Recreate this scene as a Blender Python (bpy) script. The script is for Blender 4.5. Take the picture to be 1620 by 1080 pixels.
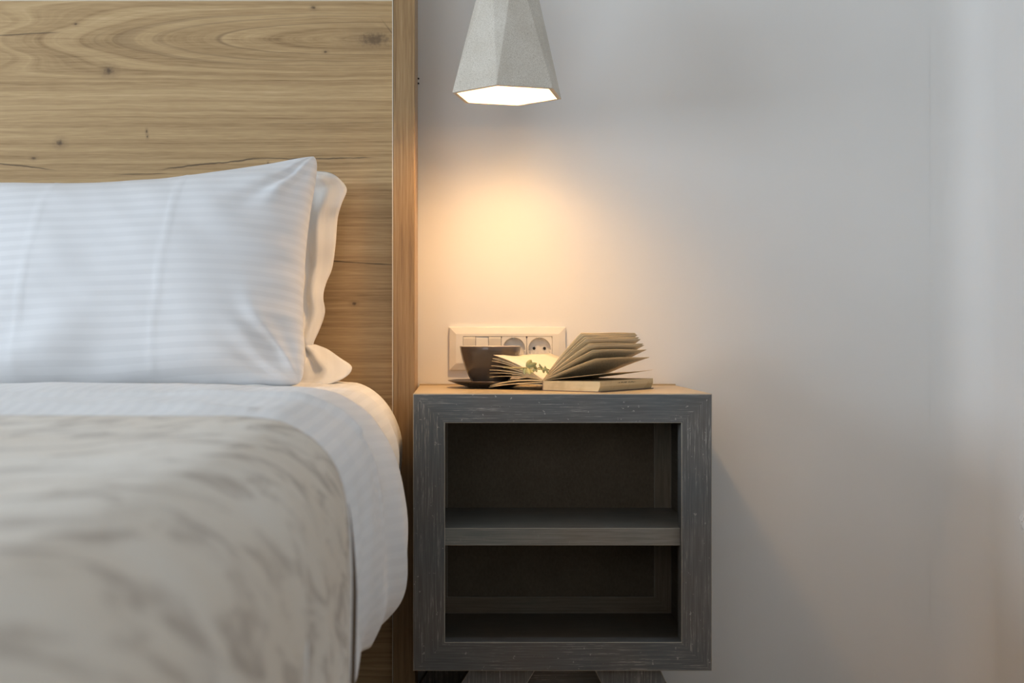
import bpy, bmesh, math, random
import numpy as np
from mathutils import Vector, Matrix, noise

# ------------------------------------------------------------------ camera, world, light, exposure
FPX, VX, VY, ZC = 2000.0, 725.0, 530.0, 0.71        # focal length in px (1620 wide), principal point, eye height
scene = bpy.context.scene
for o in list(bpy.data.objects):
    bpy.data.objects.remove(o)
cam_d = bpy.data.cameras.new('camera')
cam_d.sensor_width = 36.0
cam_d.lens = 36.0 * FPX / 1620.0
cam_d.shift_x = (810 - VX) / 1620.0
cam_d.shift_y = -(540 - VY) / 1620.0
cam_d.clip_start = 0.01
cam_d.dof.use_dof = True
cam_d.dof.focus_distance = 2.08
cam_d.dof.aperture_fstop = 6.0
cam = bpy.data.objects.new('camera', cam_d)
cam.location = (0, 0, ZC)
cam.rotation_euler = (math.radians(90), 0, 0)
scene.collection.objects.link(cam)
scene.camera = cam

vs = scene.view_settings
vs.view_transform = 'Standard'
vs.look = 'None'
vs.gamma = 1.0
vs.use_curve_mapping = False
vs.exposure = 0.08

world = bpy.data.worlds.new('world')
scene.world = world
world.use_nodes = True
world.node_tree.nodes['Background'].inputs[0].default_value = (0.72, 0.86, 1.0, 1)
world.node_tree.nodes['Background'].inputs[1].default_value = 1.5

# daylight through the left window, and an added fill light behind the camera
def opening_light(name, loc, rot, sx, sy, power, col):
    d = bpy.data.lights.new(name, 'AREA')
    d.shape = 'RECTANGLE'; d.size = sx; d.size_y = sy
    d.energy = power; d.color = col
    o = bpy.data.objects.new(name, d)
    o.location = loc; o.rotation_euler = rot
    scene.collection.objects.link(o)
    return o
WIN_L = (-0.15, 1.25, 0.72, 1.75)         # y0, y1, z0, z1 of the window in the left wall
FILL_F = (-2.6, -0.7, 0.80, 2.1)            # x0, x1, z0, z1 of the opening added for fill light behind the camera
XL, XR, YB, YF, ZT = -2.75, 0.985, 2.38, -2.3, 2.62
P_LEFT, P_FRONT, P_BULB, P_SPOT = 56.0, 12.0, 45.0, 9.0
DAY = (0.77, 0.89, 1.0)
opening_light('daylight_window_1', (XL - 0.06, (WIN_L[0] + WIN_L[1]) / 2, (WIN_L[2] + WIN_L[3]) / 2),
             (0, math.radians(-90), 0), WIN_L[3] - WIN_L[2], WIN_L[1] - WIN_L[0], P_LEFT, DAY)
opening_light('fill_behind_camera', ((FILL_F[0] + FILL_F[1]) / 2, YF - 0.06, (FILL_F[2] + FILL_F[3]) / 2),
             (math.radians(90), 0, 0), FILL_F[1] - FILL_F[0], FILL_F[3] - FILL_F[2], P_FRONT, (1.0, 0.95, 0.88))  # added warm fill that lifts the surfaces facing the camera

# ------------------------------------------------------------------ helpers
def P(px, py, Y):
    """point of the room seen at photograph pixel (px, py), standing at distance Y"""
    return Vector(((px - VX) * Y / FPX, Y, ZC + (VY - py) * Y / FPX))

class Nodes:
    def __init__(self, name, rough=0.6, spec=0.4):
        self.m = bpy.data.materials.new(name); self.m.use_nodes = True
        self.t = self.m.node_tree; self.b = self.t.nodes['Principled BSDF']
        self.b.inputs['Roughness'].default_value = rough
        self.b.inputs['Specular IOR Level'].default_value = spec
    def put(self, sock, v):
        if isinstance(v, bpy.types.NodeSocket): self.t.links.new(v, sock)
        elif v is not None:
            if hasattr(sock.default_value, '__len__') and not hasattr(v, '__len__'): v = (v,) * len(sock.default_value)
            if hasattr(v, '__len__') and len(sock.default_value) == 4 and len(v) == 3: v = (*v, 1)
            sock.default_value = v
    def math(self, op, a, b=None, c=None, clamp=False):
        n = self.t.nodes.new('ShaderNodeMath'); n.operation = op; n.use_clamp = clamp
        for i, v in enumerate((a, b, c)):
            if v is not None: self.put(n.inputs[i], v)
        return n.outputs[0]
    def coord(self, kind='Object'):
        return self.t.nodes.new('ShaderNodeTexCoord').outputs[kind]
    def sep(self, v):
        n = self.t.nodes.new('ShaderNodeSeparateXYZ'); self.put(n.inputs[0], v); return n.outputs
    def comb(self, x=0, y=0, z=0):
        n = self.t.nodes.new('ShaderNodeCombineXYZ')
        for i, v in enumerate((x, y, z)): self.put(n.inputs[i], v)
        return n.outputs[0]
    def scale(self, v, s):
        n = self.t.nodes.new('ShaderNodeMapping'); self.put(n.inputs['Vector'], v); n.inputs['Scale'].default_value = s
        return n.outputs[0]
    def noise(self, v, sc=1.0, det=2.0, rough=0.5, dist=0.0):
        n = self.t.nodes.new('ShaderNodeTexNoise'); self.put(n.inputs['Vector'], v)
        for k, q in (('Scale', sc), ('Detail', det), ('Roughness', rough), ('Distortion', dist)): self.put(n.inputs[k], q)
        return n.outputs[0]
    def remap(self, v, a, b, c=0.0, d=1.0):
        n = self.t.nodes.new('ShaderNodeMapRange'); n.interpolation_type = 'SMOOTHSTEP'
        for i, q in enumerate((v, a, b, c, d)): self.put(n.inputs[i], q)
        return n.outputs[0]
    def mix(self, f, a, b, mode='MIX'):
        n = self.t.nodes.new('ShaderNodeMix'); n.data_type = 'RGBA'; n.blend_type = mode
        self.put(n.inputs[0], f); self.put(n.inputs[6], a); self.put(n.inputs[7], b)
        return n.outputs[2]
    def ramp(self, f, stops):
        n = self.t.nodes.new('ShaderNodeValToRGB'); e = n.color_ramp.elements
        while len(e) < len(stops): e.new(0.5)
        for el, (p, c) in zip(e, stops): el.position = p; el.color = (*c, 1)
        self.put(n.inputs[0], f); return n.outputs[0]
    def bump(self, h, strength=0.2, dist=0.001):
        n = self.t.nodes.new('ShaderNodeBump'); n.inputs['Strength'].default_value = strength
        n.inputs['Distance'].default_value = dist
        self.put(n.inputs['Height'], h); self.t.links.new(n.outputs[0], self.b.inputs['Normal'])
    def color(self, c): self.put(self.b.inputs['Base Color'], c)
    def set(self, **kw):
        for k, v in kw.items(): self.put(self.b.inputs[k.replace('_', ' ')], v)
        return self

def link(o, parent=None):
    scene.collection.objects.link(o)
    if parent is not None: o.parent = parent
    return o
def mesh_obj(name, verts, faces, mats, parent=None, smooth=False, uv=None, base=None, mat_idx=None):
    """verts in world coordinates; base = world position of the parent chain's origin"""
    if base is None and parent is not None: base = parent.get('_base', (0, 0, 0))
    off = Vector(base) if base is not None else Vector((0, 0, 0))
    me = bpy.data.meshes.new(name)
    me.from_pydata([tuple(Vector(v) - off) for v in verts], [], faces)
    for m in (mats if isinstance(mats, (list, tuple)) else [mats]): me.materials.append(m)
    if uv is not None:
        l = me.uv_layers.new(name='UVMap')
        vi = np.empty(len(me.loops), dtype=np.int32); me.loops.foreach_get('vertex_index', vi)
        l.data.foreach_set('uv', np.asarray(uv, dtype=np.float32)[vi].ravel())
    if mat_idx is not None:
        for p, k in zip(me.polygons, mat_idx): p.material_index = k
    if smooth:
        me.polygons.foreach_set('use_smooth', [True] * len(me.polygons))
    me.update()
    o = bpy.data.objects.new(name, me)
    if parent is None and base is not None: o.location = off
    if parent is not None: o['_base'] = tuple(off)
    return link(o, parent)
def thing(name, loc, label, cat, group=None):
    o = bpy.data.objects.new(name, None); o.empty_display_size = 0.05
    o.location = loc; o['_base'] = tuple(loc)
    tag(o, label, cat, group)
    return link(o)
def tag(o, label, cat, group=None, kind=None):
    if label: o['label'] = label
    if cat: o['category'] = cat
    if group: o['group'] = group
    if kind: o['kind'] = kind
    return o
def structure(o, label=None):
    o['kind'] = 'structure'
    if label: o['label'] = label
    return o
BOXF = [(0, 3, 2, 1), (4, 5, 6, 7), (0, 1, 5, 4), (1, 2, 6, 5), (2, 3, 7, 6), (3, 0, 4, 7)]
def boxv(x0, x1, y0, y1, z0, z1):
    return [(x0, y0, z0), (x1, y0, z0), (x1, y1, z0), (x0, y1, z0), (x0, y0, z1), (x1, y0, z1), (x1, y1, z1), (x0, y1, z1)]
def box(name, x0, x1, y0, y1, z0, z1, mats, parent=None, bevel=0, bseg=2, bmat=None, base=None):
    o = mesh_obj(name, boxv(x0, x1, y0, y1, z0, z1), BOXF, mats, parent, base=base)
    if bevel: add_bevel(o, bevel, bseg, bmat)
    return o
def add_bevel(o, w, seg=2, mat=None):
    m = o.modifiers.new('bevel', 'BEVEL'); m.width = w; m.segments = seg; m.limit_method = 'ANGLE'
    m.angle_limit = math.radians(25)
    if mat is not None: m.material = mat
def solidify(o, t, off=0):
    m = o.modifiers.new('thickness', 'SOLIDIFY'); m.thickness = t; m.offset = off
def prism(name, poly_xz, y0, y1, mats, parent=None, bevel=0, bmat=None, mitre=False):
    """polygon in the x-z plane given thickness along y"""
    n = len(poly_xz)
    v = [(x, y0, z) for x, z in poly_xz] + [(x, y1, z) for x, z in poly_xz]
    f = [tuple(range(n)), tuple(range(2 * n - 1, n - 1, -1))] + [(i, i + n, (i + 1) % n + n, (i + 1) % n) for i in range(n)]
    o = mesh_obj(name, v, f, mats, parent)
    bm = bmesh.new(); bm.from_mesh(o.data); bmesh.ops.recalc_face_normals(bm, faces=bm.faces); bm.to_mesh(o.data); bm.free()
    if bevel:
        add_bevel(o, bevel, 2, bmat)
        if mitre:
            at = o.data.attributes.new('bevel_weight_edge', 'FLOAT', 'EDGE')
            for e_, d_ in zip(o.data.edges, at.data):
                q = o.data.vertices[e_.vertices[1]].co - o.data.vertices[e_.vertices[0]].co
                d_.value = 1.0 if (abs(q.y) < 1e-6 and min(abs(q.x), abs(q.z)) < 1e-6) else 0.0
            o.modifiers['bevel'].limit_method = 'WEIGHT'
    return o
def lathe(name, prof, cx, cy, mats, parent=None, seg=64, base=None):
    v, f = [], []
    for r, z in prof:
        for k in range(seg):
            a = 2 * math.pi * k / seg; v.append((cx + r * math.cos(a), cy + r * math.sin(a), z))
    for i in range(len(prof) - 1):
        for k in range(seg):
            f.append((i * seg + k, i * seg + (k + 1) % seg, (i + 1) * seg + (k + 1) % seg, (i + 1) * seg + k))
    for i, flip in ((0, True), (len(prof) - 1, False)):
        if prof[i][0] > 1e-5:
            c = tuple(range(i * seg, (i + 1) * seg)); f.append(c[::-1] if flip else c)
    return mesh_obj(name, v, f, mats, parent, smooth=True, base=base)
def tube(name, pts, rad, mats, parent=None, seg=8):
    pts = [Vector(p) for p in pts]; v, f = [], []
    for i, p in enumerate(pts):
        d = (pts[min(i + 1, len(pts) - 1)] - pts[max(i - 1, 0)]).normalized()
        a = d.cross(Vector((0.13, 0.2, 0.97))).normalized(); b = d.cross(a)
        r = rad[i] if hasattr(rad, '__len__') else rad
        for k in range(seg):
            t = 2 * math.pi * k / seg; v.append(p + a * (r * math.cos(t)) + b * (r * math.sin(t)))
    for i in range(len(pts) - 1):
        for k in range(seg):
            f.append((i * seg + k, i * seg + (k + 1) % seg, (i + 1) * seg + (k + 1) % seg, (i + 1) * seg + k))
    f += [tuple(range(seg))[::-1], tuple(range((len(pts) - 1) * seg, len(pts) * seg))]
    return mesh_obj(name, v, f, mats, parent, smooth=True)
def crom(pts, n):
    """Catmull-Rom resampling of control points (any dimension) to n points"""
    p = np.asarray(pts, float); p = np.vstack([2 * p[0] - p[1], p, 2 * p[-1] - p[-2]])
    k = len(p) - 3
    out = []
    for t in np.linspace(0, k - 1e-6, n):
        i = int(t); u = t - i; a, b, c, d = p[i:i + 4]
        out.append(0.5 * (2 * b + (c - a) * u + (2 * a - 5 * b + 4 * c - d) * u * u + (3 * b - a - 3 * c + d) * u ** 3))
    return np.array(out)
def arclen(p, n):
    d = np.r_[0, np.cumsum(np.linalg.norm(np.diff(p, axis=0), axis=1))]
    s = np.linspace(0, d[-1], n)
    return np.stack([np.interp(s, d, p[:, k]) for k in range(p.shape[1])], 1), s
def grid_faces(nr, nc):
    return [(i * nc + j, i * nc + j + 1, (i + 1) * nc + j + 1, (i + 1) * nc + j) for i in range(nr - 1) for j in range(nc - 1)]
def N3(x, y, z): return noise.noise(Vector((x, y, z)))
def lin(r, g, b):
    return tuple((c / 255 / 12.92) if c / 255 <= 0.04045 else ((c / 255 + 0.055) / 1.055) ** 2.4 for c in (r, g, b))

# ------------------------------------------------------------------ materials
def mat_plaster():
    s = Nodes('white_plaster', 0.55, 0.35); c = s.coord()
    big = s.noise(c, 2.2, 3); fine = s.noise(c, 60, 3, 0.6)
    tw = s.noise(s.scale(c, (9, 9, 3)), 1.0, 3, 0.6)
    s.color(s.mix(s.remap(big, 0.3, 0.7), (0.80, 0.79, 0.775), (0.835, 0.825, 0.81)))
    s.bump(s.math('ADD', s.math('MULTIPLY', tw, 1.0), s.math('MULTIPLY', fine, 0.12)), 0.12, 0.01)
    return s.m
def mat_plain(name, col, rough=0.5, spec=0.4, metal=0.0, **kw):
    s = Nodes(name, rough, spec); c = s.coord()
    n = s.noise(c, 40, 3)
    s.color(s.mix(n, tuple(x * 0.93 for x in col), tuple(min(1, x * 1.05) for x in col)))
    s.set(Metallic=metal, **kw)
    return s.m
def mat_oak_panel(origin):
    """oak laminate with lying grain; knot, cathedral figure and cracks placed on the board"""
    s = Nodes('oak_panel', 0.42, 0.35); o = s.sep(s.coord())
    Yp = 2.24
    def L(px, py):
        q = P(px, py, Yp); return q.x - origin[0], q.z - origin[2]
    x, z = o[0], o[2]
    flat = s.comb(x, 0, z)
    warp = s.noise(s.scale(flat, (1.8, 1, 9)), 1.0, 3, 0.6)
    z2 = s.math('ADD', z, s.math('MULTIPLY', s.math('SUBTRACT', warp, 0.5), 0.020))
    kx, kz = L(592, 62)
    dx, dz = s.math('MULTIPLY', s.math('SUBTRACT', x, kx), 0.105), s.math('SUBTRACT', z2, kz)
    g = s.math('SQRT', s.math('ADD', s.math('MULTIPLY', dx, dx), s.math('MULTIPLY', dz, dz)))
    far_ = s.remap(s.math('ABSOLUTE', dz), 0.025, 0.085)
    g = s.math('ADD', s.math('MULTIPLY', g, s.math('SUBTRACT', 1.0, far_)), s.math('MULTIPLY', s.math('ABSOLUTE', dz), far_))
    rings = s.noise(s.comb(s.math('MULTIPLY', x, 0.9), 3.7, s.math('MULTIPLY', g, 190)), 1.0, 4, 0.7)
    broad = s.noise(s.comb(s.math('MULTIPLY', x, 0.7), 1.2, s.math('MULTIPLY', z2, 14)), 1.0, 2, 0.5)
    pores = s.noise(s.comb(s.math('MULTIPLY', x, 26), 8.1, s.math('MULTIPLY', z2, 620)), 1.0, 2, 0.6)
    hair = s.noise(s.comb(s.math('MULTIPLY', x, 7), 5.1, s.math('MULTIPLY', z2, 260)), 1.0, 2, 0.6)
    v = s.math('ADD', s.math('MULTIPLY', rings, 0.44), s.math('ADD', s.math('MULTIPLY', broad, 0.18), s.math('ADD', s.math('MULTIPLY', pores, 0.19), s.math('MULTIPLY', hair, 0.19))))
    col = s.ramp(v, [(0.34, (0.22, 0.132, 0.058)), (0.45, (0.41, 0.268, 0.130)), (0.56, (0.54, 0.37, 0.19)), (0.67, (0.66, 0.48, 0.27))])
    # distinct growth-ring lines of the cathedral figure
    rl = s.noise(s.comb(s.math('MULTIPLY', x, 1.4), 9.3, s.math('MULTIPLY', g, 330)), 1.0, 1, 0.5)
    near = s.remap(g, 0.01, 0.075, 1.0, 0.0)
    col = s.mix(s.math('MULTIPLY', s.remap(rl, 0.56, 0.68), s.math('MULTIPLY', near, 0.75)), col, (0.20, 0.125, 0.065))
    dark = (0.075, 0.048, 0.030)
    def knot(px, py, r, asp=1.6, amt=0.9):
        nonlocal col
        ax, az = L(px, py)
        w = s.math('MULTIPLY', s.math('SUBTRACT', s.noise(flat, 160, 2), 0.5), r * 1.3)
        a = s.math('DIVIDE', s.math('SUBTRACT', x, ax), asp); b = s.math('SUBTRACT', z, az)
        d = s.math('ADD', s.math('SQRT', s.math('ADD', s.math('MULTIPLY', a, a), s.math('MULTIPLY', b, b))), w)
        col = s.mix(s.remap(d, r * 0.15, r * 1.25, amt, 0.0), col, dark)
        col = s.mix(s.remap(d, r * 0.8, r * 3.0, 0.28, 0.0), col, (0.22, 0.14, 0.075))
    knot(172, 112, 0.0075, 1.2); knot(95, 226, 0.0060, 1.1); knot(592, 62, 0.013, 2.3, 0.75); knot(232, 208, 0.0035, 0.5); knot(233, 216, 0.003, 0.6)
    knot(120, 38, 0.002); knot(53, 250, 0.0028); knot(496, 12, 0.003); knot(424, 258, 0.0025, 0.6); knot(515, 82, 0.0022); knot(560, 480, 0.003)
    def crack(p0, p1, w, amt=0.9, wob=0.010, seed=0.0):
        nonlocal col
        (x0, z0), (x1, z1) = L(*p0), L(*p1)
        sl = (z1 - z0) / (x1 - x0)
        wv = s.math('MULTIPLY', s.math('SUBTRACT', s.noise(s.comb(x, seed, 0), 14, 3, 0.6), 0.5), wob)
        line = s.math('ADD', s.math('ADD', s.math('MULTIPLY', s.math('SUBTRACT', x, x0), sl), z0), wv)
        d = s.math('ABSOLUTE', s.math('SUBTRACT', z, line))
        e = 0.06 * abs(x1 - x0) + 0.012
        win = s.math('MULTIPLY', s.remap(x, x0 - e, x0 + e), s.remap(x, x1 - e, x1 + e, 1.0, 0.0))
        wid = s.math('MULTIPLY', s.noise(s.comb(x, seed + 4, 0), 25, 2), w * 2)
        col = s.mix(s.math('MULTIPLY', s.remap(d, 0.0, wid, amt, 0.0), win), col, dark)
    crack((262, 267), (412, 250), 0.0022, 0.92, 0.012, 1.0); crack((412, 251), (585, 250), 0.0016, 0.9, 0.008, 2.0)
    crack((-20, 256), (78, 268), 0.0018, 0.9, 0.008, 3.0); crack((190, 276), (258, 274), 0.0014, 0.8, 0.004, 4.0)
    crack((-30, 58), (92, 51), 0.0016, 0.8, 0.004, 5.0); crack((515, 412), (622, 419), 0.0015, 0.95, 0.004, 6.0)
    crack((610, 40), (625, 60), 0.003, 0.6, 0.01, 7.0); crack((420, 196), (620, 193), 0.0008, 0.5, 0.003, 8.0)
    crack((560, 968), (622, 975), 0.0018, 0.8, 0.003, 9.0)
    s.color(col)
    s.bump(s.math('ADD', pores, hair), 0.12, 0.001)
    s.set(Roughness=s.remap(v, 0.3, 0.7, 0.52, 0.40))
    return s.m
def mat_oak_upright():
    s = Nodes('oak_upright', 0.38, 0.4); o = s.sep(s.coord())
    a = s.noise(s.comb(s.math('MULTIPLY', o[0], 230), s.math('MULTIPLY', o[1], 230), s.math('MULTIPLY', o[2], 5)), 1.0, 3, 0.6)
    b = s.noise(s.comb(s.math('MULTIPLY', o[0], 700), s.math('MULTIPLY', o[1], 700), s.math('MULTIPLY', o[2], 22)), 1.0, 2, 0.6)
    v = s.math('ADD', s.math('MULTIPLY', a, 0.65), s.math('MULTIPLY', b, 0.35))
    s.color(s.ramp(v, [(0.32, (0.23, 0.135, 0.060)), (0.5, (0.36, 0.225, 0.105)), (0.66, (0.45, 0.30, 0.155))]))
    s.bump(b, 0.1, 0.001)
    return s.m
def mat_paint(name, axis, base=(0.120, 0.118, 0.114), scratch=1.0):
    """slate-grey paint rubbed through along the grain"""
    s = Nodes(name, 0.42, 0.4); o = s.sep(s.coord())
    along, across = 12.0, 430.0
    sc = [across] * 3; sc[axis] = along
    st = s.noise(s.comb(*[s.math('MULTIPLY', o[k], sc[k]) for k in range(3)]), 1.0, 3, 0.65)
    sc2 = [900.0] * 3; sc2[axis] = 60.0
    dots = s.noise(s.comb(*[s.math('MULTIPLY', o[k], sc2[k]) for k in range(3)]), 1.0, 2, 0.6)
    patch = s.noise(s.coord(), 13, 3, 0.6)
    tint = s.noise(s.coord(), 5, 2)
    c = s.mix(s.remap(tint, 0.35, 0.65), tuple(x * k for x, k in zip(base, (1.10, 1.01, 0.96))), tuple(x * k for x, k in zip(base, (0.85, 0.97, 1.06))))
    grain = s.remap(st, 0.35, 0.65, 0.0, 0.32)
    c = s.mix(grain, c, tuple(x * 2.1 for x in base))
    m1 = s.math('MULTIPLY', s.remap(st, 0.535, 0.64), s.remap(dots, 0.44, 0.58))
    m1 = s.math('MULTIPLY', m1, s.remap(patch, 0.36, 0.60, 0.12, scratch))
    c = s.mix(m1, c, (0.38, 0.355, 0.32))
    chips = s.noise(s.coord(), 150, 2, 0.6)
    c = s.mix(s.math('MULTIPLY', s.remap(chips, 0.69, 0.75), scratch * 0.8), c, (0.45, 0.42, 0.38))
    s.color(c); s.bump(st, 0.2, 0.001)
    return s.m
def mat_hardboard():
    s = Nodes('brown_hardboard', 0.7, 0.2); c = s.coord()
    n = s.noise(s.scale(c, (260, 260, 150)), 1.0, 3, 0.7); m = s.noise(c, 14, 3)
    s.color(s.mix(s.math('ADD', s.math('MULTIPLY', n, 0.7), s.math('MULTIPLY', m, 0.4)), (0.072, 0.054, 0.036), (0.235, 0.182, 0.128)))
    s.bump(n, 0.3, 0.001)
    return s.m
def mat_linen(name, axis_uv=1, pitch=0.016, a=(0.79, 0.795, 0.82), b=(0.84, 0.845, 0.87), fade=0.0):
    """white satin-stripe cotton; uv is measured in metres"""
    s = Nodes(name, 0.72, 0.25); uv = s.sep(s.coord('UV'))
    k = s.math('SINE', s.math('MULTIPLY', uv[axis_uv], 2 * math.pi / pitch))
    st = s.remap(k, -0.25, 0.25)
    var = s.noise(s.coord(), 7, 2)
    st = s.math('MULTIPLY', st, s.remap(var, 0.25, 0.6, 0.35, 1.0))
    weave = s.noise(s.coord(), 900, 2, 0.6)
    s.color(s.mix(st, a, b))
    s.set(Roughness=s.math('ADD', 0.78, s.math('MULTIPLY', st, -0.22)))
    s.b.inputs['Sheen Weight'].default_value = 0.15
    s.bump(weave, 0.08, 0.0006)
    return s.m
def mat_blanket():
    """beige throw, woven with soft grey-brown blotches; uv in metres (u across the bed, v along it)"""
    s = Nodes('mottled_throw', 0.9, 0.15); uv = s.sep(s.coord('UV'))
    ang = 0.5
    u2 = s.math('ADD', s.math('MULTIPLY', uv[0], math.cos(ang)), s.math('MULTIPLY', uv[1], math.sin(ang)))
    v2 = s.math('ADD', s.math('MULTIPLY', uv[0], -math.sin(ang)), s.math('MULTIPLY', uv[1], math.cos(ang)))
    blot = s.noise(s.comb(s.math('MULTIPLY', u2, 40), s.math('MULTIPLY', v2, 14), 0), 1.0, 3, 0.55, 0.7)
    big = s.noise(s.comb(uv[0], uv[1], 3), 6, 2)
    yarn = s.noise(s.comb(s.math('MULTIPLY', uv[0], 140), s.math('MULTIPLY', uv[1], 420), 0), 1.0, 2, 0.6)
    c = s.mix(s.remap(big, 0.3, 0.7), (0.78, 0.69, 0.585), (0.84, 0.785, 0.71))
    c = s.mix(s.remap(blot, 0.46, 0.68, 0.0, 0.72), c, (0.37, 0.305, 0.25))
    c = s.mix(s.math('MULTIPLY', yarn, 0.35), c, (0.52, 0.45, 0.37))
    s.color(c); s.b.inputs['Sheen Weight'].default_value = 0.2
    s.bump(yarn, 0.35, 0.002)
    return s.m
def mat_concrete():
    s = Nodes('speckled_concrete', 0.8, 0.2); c = s.coord()
    sp = s.noise(c, 850, 2, 0.7); sp2 = s.noise(c, 420, 2, 0.6); cl = s.noise(c, 18, 3)
    k = s.mix(s.remap(cl, 0.3, 0.7), (0.71, 0.665, 0.59), (0.77, 0.73, 0.66))
    k = s.mix(s.remap(sp, 0.38, 0.60, 0.5, 0.0), k, (0.36, 0.30, 0.23))
    k = s.mix(s.remap(sp2, 0.66, 0.74, 0.0, 0.7), k, (0.20, 0.18, 0.15))
    s.color(k); s.bump(sp, 0.25, 0.001)
    return s.m
def mat_page(name, col, text=0.0):
    s = Nodes(name, 0.75, 0.2); uv = s.sep(s.coord('UV'))
    c = s.mix(s.noise(s.coord(), 60, 2), tuple(x * 0.93 for x in col), col)
    if text:
        line = s.remap(s.math('SINE', s.math('MULTIPLY', uv[1], 2 * math.pi * 32)), 0.1, 0.5)
        word = s.remap(s.noise(s.comb(s.math('MULTIPLY', uv[0], 60), s.math('MULTIPLY', uv[1], 32), 0), 1.0, 1), 0.38, 0.5)
        ins = s.math('MULTIPLY', s.math('MULTIPLY', s.remap(uv[0], 0.10, 0.13), s.remap(uv[0], 0.87, 0.90, 1, 0)), s.math('MULTIPLY', s.remap(uv[1], 0.08, 0.1), s.remap(uv[1], 0.9, 0.92, 1, 0)))
        c = s.mix(s.math('MULTIPLY', s.math('MULTIPLY', line, word), s.math('MULTIPLY', ins, text)), c, (0.08, 0.07, 0.06))
    s.color(c)
    s.b.inputs['Subsurface Weight'].default_value = 0.0
    return s.m
def mat_page_edge():
    s = Nodes('page_edge', 0.8, 0.2); o = s.sep(s.coord())
    n = s.noise(s.comb(s.math('MULTIPLY', o[0], 14), s.math('MULTIPLY', o[1], 14), s.math('MULTIPLY', o[2], 2600)), 1.0, 2, 0.6)
    m = s.noise(s.coord(), 45, 3)
    c = s.mix(n, (0.58, 0.43, 0.225), (0.80, 0.66, 0.42))
    s.color(s.mix(s.remap(m, 0.5, 0.7, 0, 0.35), c, (0.42, 0.29, 0.14))); s.bump(n, 0.25, 0.001)
    return s.m
def mat_emit(name, col, strength):
    s = Nodes(name); s.color((1, 1, 1)); s.put(s.b.inputs['Emission Color'], col); s.b.inputs['Emission Strength'].default_value = strength
    return s.m

M_PLASTER = mat_plaster()
M_CEIL = mat_plain('white_ceiling', (0.78, 0.77, 0.76), 0.8, 0.1)
M_FLOOR = mat_plain('beige_floor_tile', (0.47, 0.34, 0.22), 0.4)
M_WHITEPAINT = mat_plain('white_paint', (0.75, 0.75, 0.74), 0.4)
M_POST = mat_oak_upright()
M_EDGE = mat_plain('pale_edge_strip', (0.72, 0.66, 0.55), 0.35)
M_PH = mat_paint('slate_paint_lying', 0)
M_PV = mat_paint('slate_paint_upright', 2)
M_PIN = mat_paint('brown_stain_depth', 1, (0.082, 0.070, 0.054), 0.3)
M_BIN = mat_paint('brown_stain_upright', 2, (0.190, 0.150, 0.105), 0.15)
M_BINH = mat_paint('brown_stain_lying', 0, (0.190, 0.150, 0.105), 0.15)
M_PSH = mat_paint('slate_paint_shelf_lit', 0, (0.205, 0.190, 0.164), 0.3)  # shelf paint lightened in place of light from front and above
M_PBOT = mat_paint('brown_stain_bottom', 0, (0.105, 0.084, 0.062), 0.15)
M_WORN = mat_plain('worn_edge', (0.40, 0.36, 0.30), 0.6)
M_TOP = mat_plain('tan_lacquer_top', (0.50, 0.385, 0.235), 0.35)
M_HARD = mat_hardboard()
M_PILLOW = mat_linen('pillow_stripe', 1)
M_PILLOW2 = mat_linen('pillow_plain', 1, 0.02, (0.82, 0.80, 0.77), (0.84, 0.82, 0.79))
M_SHEET = mat_linen('sheet_stripe', 0, 0.016, (0.82, 0.82, 0.835), (0.855, 0.855, 0.87))
M_FITTED = mat_linen('fitted_sheet', 0, 0.02, (0.82, 0.80, 0.77), (0.86, 0.84, 0.81))
M_THROW = mat_blanket()
M_HEM = mat_plain('throw_edge', (0.22, 0.17, 0.13), 0.9, 0.1)
M_BASE = mat_plain('bed_base_fabric', (0.10, 0.085, 0.07), 0.9, 0.1)
M_CONC = mat_concrete()
M_LAMPIN = mat_plain('lamp_inner_white', (0.85, 0.83, 0.78), 0.6)
M_BULB = mat_emit('bulb_glow', (1.0, 0.60, 0.27), 1.0)
M_BLACK = mat_plain('black_plastic', (0.015, 0.015, 0.015), 0.5)
M_PLATE = mat_plain('ivory_plastic', (0.80, 0.76, 0.69), 0.25, 0.5)
M_PLATE2 = mat_plain('ivory_rocker', (0.74, 0.69, 0.60), 0.25, 0.5)
M_METAL = mat_plain('nickel_clip', (0.55, 0.50, 0.40), 0.3, 0.5, 1.0)
M_CUP = mat_plain('taupe_glaze', (0.105, 0.082, 0.066), 0.13, 0.5)
M_CUPIN = mat_plain('pale_rim_glaze', (0.50, 0.44, 0.38), 0.2, 0.5)
M_PAGE = mat_page('printed_page', (0.76, 0.62, 0.42), 0.55)
M_PAGEB = mat_page('blank_page', (0.80, 0.72, 0.56), 0.0)
M_PEDGE = mat_page_edge()
M_COVER = mat_plain('brown_book_cover', (0.16, 0.085, 0.05), 0.5)
M_LEAF = mat_plain('grey_green_leaf', (0.36, 0.35, 0.15), 0.5)
M_LEAF2 = mat_plain('pale_green_leaf', (0.52, 0.52, 0.26), 0.5)
M_STEM = mat_plain('straw_stem', (0.60, 0.50, 0.24), 0.6)
M_INK = mat_plain('ink', (0.05, 0.04, 0.03), 0.7)

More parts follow.
